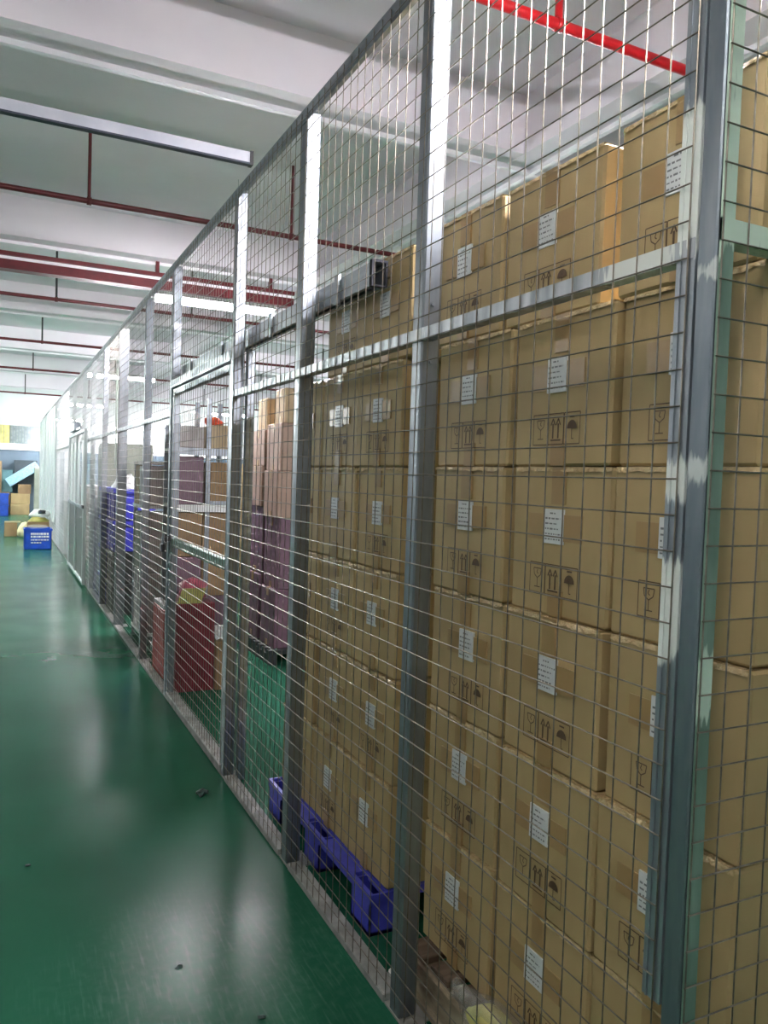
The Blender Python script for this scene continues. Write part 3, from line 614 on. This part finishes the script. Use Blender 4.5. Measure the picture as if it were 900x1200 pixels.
# red boxes by the gate
o = plain_carton('red_carton', .09, .36, 5.58, 5.95, 0, .64, REDBOX, 'dark red carton on the floor just inside the gate', 'carton', strap=False, seed=90)
MB().prism([(-.135, -.186, .64), (-.135, -.18, .64), (-.10, -.19, .75), (-.10, -.196, .75)], (.17, 0, 0)).build('open_flap', YELLOW, o)
o = blob(0, 0, .06, .11, .12, .08, 91, .3, 2, flat=0).build('plastic_bag', PINK, at=(.24, 5.78, .645), smooth=True); tag(o, 'pink plastic bag on the dark red carton inside the gate', 'bag')
plain_carton('brown_carton', .37, .52, 5.56, 5.95, 0, .355, KRAFT2, 'low brown carton on the floor beside the dark red carton', 'carton', seed=92)
o = MB(); r_ = random.Random(8); g = [[(.005+.028*i, .02+.06*j, .006+.018*r_.random()) for j in range(6)] for i in range(6)]
for i in range(5):
    for j in range(5): o.poly([g[i][j], g[i+1][j], g[i+1][j+1], g[i][j+1]])
o = o.build('crumpled_paper', PAPER, at=(.37, 5.545, .357)); tag(o, 'crumpled white sheet lying on the low brown carton inside the gate', 'paper')
sm = o.modifiers.new('solid', 'SOLIDIFY'); sm.thickness = .002
salmon = plain_carton('red_carton', .075, .135, 5.98, 6.42, 0, .53, SALMON, 'salmon red carton beyond the padlocked gate post', 'carton', seed=93, strap=False)
MB().box(-.028, .03, -.21, .21, .531, .56).build('lid', WHITEP, salmon)['label'] = 'white lid'

# ---------------------------------------------------------------- film wrapped goods, crates and cabinet beyond the gate
b_ = (.4, 7.4, 0); e = empty('shelf_unit', b_, 'shelf unit with white shelf edges just beyond the gate, holding film wrapped goods', 'rack')
for (xx, yy) in ((.66, 7.13), (.66, 7.73), (.105, 7.73)): part('upright', MB().box(xx, xx+.03, yy, yy+.03, 0, 1.66), GALVD, e, b_)
for zz in (.10, 1.245, 1.64): part('shelf_board', MB().box(.10, .70, 7.12, 7.77, zz, zz+.025), WHITEP, e, b_)
GS = 'goods on the shelf unit beyond the gate'
for j, (y0, y1, z0, z1, m_, lb) in enumerate(((7.15, 7.50, 1.271, 1.625, GREYFILM, 'grey film wrapped carton on the upper shelf, nearer'), (7.51, 7.72, 1.271, 1.63, KRAFT2, 'brown carton on the upper shelf, farther'),
    (7.15, 7.43, .126, .66, GREYFILM, 'grey film wrapped bale on the lowest shelf, nearer'), (7.15, 7.43, .662, 1.2, GREYFILM, 'grey film wrapped bale second up, nearer'), (7.44, 7.72, .126, .66, GREYFILM, 'grey film wrapped bale on the lowest shelf, farther'), (7.44, 7.72, .662, 1.2, GREYC, 'grey green bale second up, farther'))):
    plain_carton('wrapped_goods', .11, .64, y0, y1, z0, z1, m_, lb, 'carton', GS, seed=100+j, strap=False)
def crate(x0, x1, y0, y1, z0, z1, m_, label, group):
    b0 = ((x0+x1)/2, (y0+y1)/2, z0); e = empty('plastic_crate', b0, label, 'crate', group); t = .012
    part('shell', MB().box(x0, x0+t, y0, y1, z0, z1).box(x1-t, x1, y0, y1, z0, z1).box(x0, x1, y0, y0+t, z0, z1).box(x0, x1, y1-t, y1, z0, z1).box(x0, x1, y0, y1, z0, z0+t), m_, e, b0)
    part('rim', MB().box(x0-.015, x0, y0-.015, y1+.015, z1-.045, z1-.004).box(x1, x1+.015, y0-.015, y1+.015, z1-.045, z1-.004).box(x0, x1, y0-.015, y0, z1-.045, z1-.004).box(x0, x1, y1, y1+.015, z1-.045, z1-.004), m_, e, b0)
    for k in range(3):
        yy = y0+(y1-y0)*(k+.5)/3; part('rib', MB().box(x0-.008, x0, yy-.012, yy+.012, z0+.01, z1-.045), m_, e, b0)
    return e
GP = 'plastic crates stacked beyond the gate'
for c in range(4):
    crate(.065, .5, 8.85, 9.44, .345*c, .345*(c+1)-.004, BLUEV if c > 1 else BLACKP, '%s crate, stack of violet blue on black crates beyond the gate' % ('bottom black', 'second black', 'lower violet blue', 'top violet blue')[c], GP)
for c in range(4):
    crate(.065, .5, 9.56, 10.16, .345*c, .345*(c+1)-.004, BLUEV, '%s crate of the all blue stack beyond the gate' % ('bottom', 'second', 'third', 'top')[c], GP)
for j, (y0, lb) in enumerate(((8.88, 'white bag standing in the top crate of the blue and black stack'), (9.6, 'white bag standing in the top crate of the all blue stack'))):
    o = blob(0, 0, .12, .17, .2, .14, 110+j, .2, 2, flat=0).build('white_bag', WHITEP, at=(.28, y0+.26, 1.05+.02), smooth=True); 
    o.location.z = 1.05; o.scale = (1, 1, 1.9); tag(o, lb, 'bag')
b_ = (.5, 10.6, 0); e = empty('steel_cabinet', b_, 'grey green steel cabinet beyond the blue crate stacks', 'cabinet')
part('body', MB().cbox(.1, .7, 10.24, 10.74, .02, 1.92, .008), GREYC, e, b_)
for (ya, yb) in ((10.25, 10.48), (10.50, 10.73)): part('door', MB().box(.088, .1, ya, yb, .06, 1.88), GREYC, e, b_)
part('handle', MB().box(.07, .088, 10.45, 10.47, .95, 1.1), GALV, e, b_)
plain_carton('wrapped_goods', .14, .75, 14.4, 15.6, 0, 1.3, GREYFILM, 'tall grey film wrapped bale beyond the far gate', 'carton', strap=False, seed=120)
plain_carton('wrapped_goods', .14, .8, 11.0, 11.9, 0, 1.2, GREYFILM, 'grey film wrapped bale just inside the far sheet gate', 'carton', strap=False, seed=121)

# deep inside: two more carton stacks
for j, (x0, y0, z1, lb) in enumerate(((3.2, 9.5, 1.9, 'tall brown carton deep in the cage, near the second pipe'), (2.2, 12.0, 1.75, 'wide brown carton deep in the cage, farther left'))):
    plain_carton('tall_carton', x0, x0+.8, y0, y0+.9, 0, z1, KRAFT, lb, 'carton', seed=130+j)

# ---------------------------------------------------------------- far end of the aisle
e = crate(-.61, -.13, 16.52, 16.9, 0, .41, BLUEC, 'blue crate with white lettering beside the fence at the far end of the aisle', None)
pr = MB()
rr = random.Random(2)
for r_ in range(4):
    u = -.5
    while u < (-.18 if r_ < 3 else -.33):
        l = rr.choice((.02, .03, .045)); pr.box(u, min(u+l, -.16), 16.505, 16.519, .29-.055*r_, .29-.055*r_+(.035 if r_ < 2 else .02)); u += l+.012
part('lettering', pr, WHITEP, e, e.location)
o = blob(0, 0, .04, .18, .14, .05, 140, .3, 2).build('plastic_film', FILM, at=(-.37, 16.72, .39), smooth=True); tag(o, 'cloudy plastic film stuffed in the lettered blue crate', 'film')
o = plain_carton('open_carton', -.95, -.68, 19.7, 20.05, 0, .33, KRAFT2, 'small brown carton on its side on the aisle floor, near the lettered blue crate', 'carton', seed=141, strap=False)
MB().box(-.13, .2, -.2, -.18, .33, .36).build('open_flap', KFLAP, o)
o = blob(0, 0, .15, .17, .16, .2, 142, .2, 2, flat=0).build('cream_bag', mat('cream paper sack', lin(238, 226, 182), lin(220, 206, 160), rough=.6, scale=8), at=(-.52, 19.6, 0), smooth=True); tag(o, 'cream paper sack leaning beside the small brown carton', 'bag')
e = empty('cardboard_tray', (-.28, 18.9, 0), 'brown cardboard box with yellowed contents behind the lettered blue crate', 'box')
part('box', MB().cbox(-.5, -.06, 18.7, 19.1, 0, .40, .006), KRAFT2, e, (-.28, 18.9, 0)); part('contents', blob(-.28, 18.9, .42, .2, .17, .1, 143, .3, 2), YELLOW, e, (-.28, 18.9, 0), smooth=True)
o = blob(0, 0, .07, .2, .16, .1, 144, .4, 2, flat=0).build('white_bag', WHITEP, at=(-.26, 18.95, .5), smooth=True); tag(o, 'white plastic bag heaped on the brown box behind the blue crate', 'bag')
o = blob(0, 0, .04, .08, .06, .05, 145, .4, 2, flat=0).build('black_bag', BLACKM, at=(-.2, 18.74, .58), smooth=True); tag(o, 'black scrap of plastic on the white bag', 'bag')
# end wall goods
for c in range(2): crate(-1.35, -.79, 28.1, 28.6, .37*c, .37*(c+1)-.004, BLUEC, '%s plain blue crate against the end wall' % ('lower', 'upper')[c], 'plain blue crates at the end wall')
plain_carton('end_carton', -.72, -.14, 29.1, 29.7, 0, .36, KRAFT, 'bottom brown carton at the end wall', 'carton', 'cartons at the end wall', seed=150)
plain_carton('end_carton', -.71, -.13, 29.12, 29.7, .363, .71, KRAFT, 'second brown carton at the end wall', 'carton', 'cartons at the end wall', seed=151)
plain_carton('end_carton', -.5, -.1, 29.15, 29.7, .713, 1.02, KRAFT2, 'dark brown carton under the tilted pale blue carton', 'carton', 'cartons at the end wall', seed=152)
o = MB().cbox(-.56, .56, -.22, .22, -.15, .15, .01).build('long_carton', PALEBLUE, at=(-.36, 29.3, 1.38)); o.rotation_euler = (0, -.60, 0); tag(o, 'long pale blue carton lying tilted on the brown cartons at the end wall', 'carton')
plain_carton('dark_carton', -.62, .1, 29.55, 29.9, 1.03, 1.85, mat('dark slate carton', lin(52, 64, 70), lin(44, 54, 60), rough=.6), 'dark slate carton behind the tilted pale blue carton', 'carton', seed=153, strap=False)
plain_carton('teal_carton', -1.0, -.66, 29.5, 29.9, .75, 1.5, mat('dull teal carton', lin(88, 128, 134), lin(78, 116, 122), rough=.6), 'dull teal carton left of the tilted pale blue carton', 'carton', seed=154, strap=False)
plain_carton('support_carton', -1.0, -.74, 29.5, 29.9, 0, .745, KRAFT2, 'brown carton under the dull teal carton', 'carton', seed=156, strap=False)
plain_carton('upright_panel', -1.6, -1.0, 29.4, 29.6, 0, 1.8, KRAFT2, 'tall brown board standing at the left edge of the end wall goods', 'board', seed=155, strap=False)
o = MB().cbox(-.09, .09, -.08, .08, 0, 1.62, .02).build('fabric_roll', GREYC, at=(.07, 28.85, 0)); tag(o, 'pale grey upright roll beside the fence at the end wall', 'roll')

for o in bpy.data.objects:
    if 'used' in o: del o['used']
for M in bpy.data.materials:
    if 'mixnode' in M: del M['mixnode']
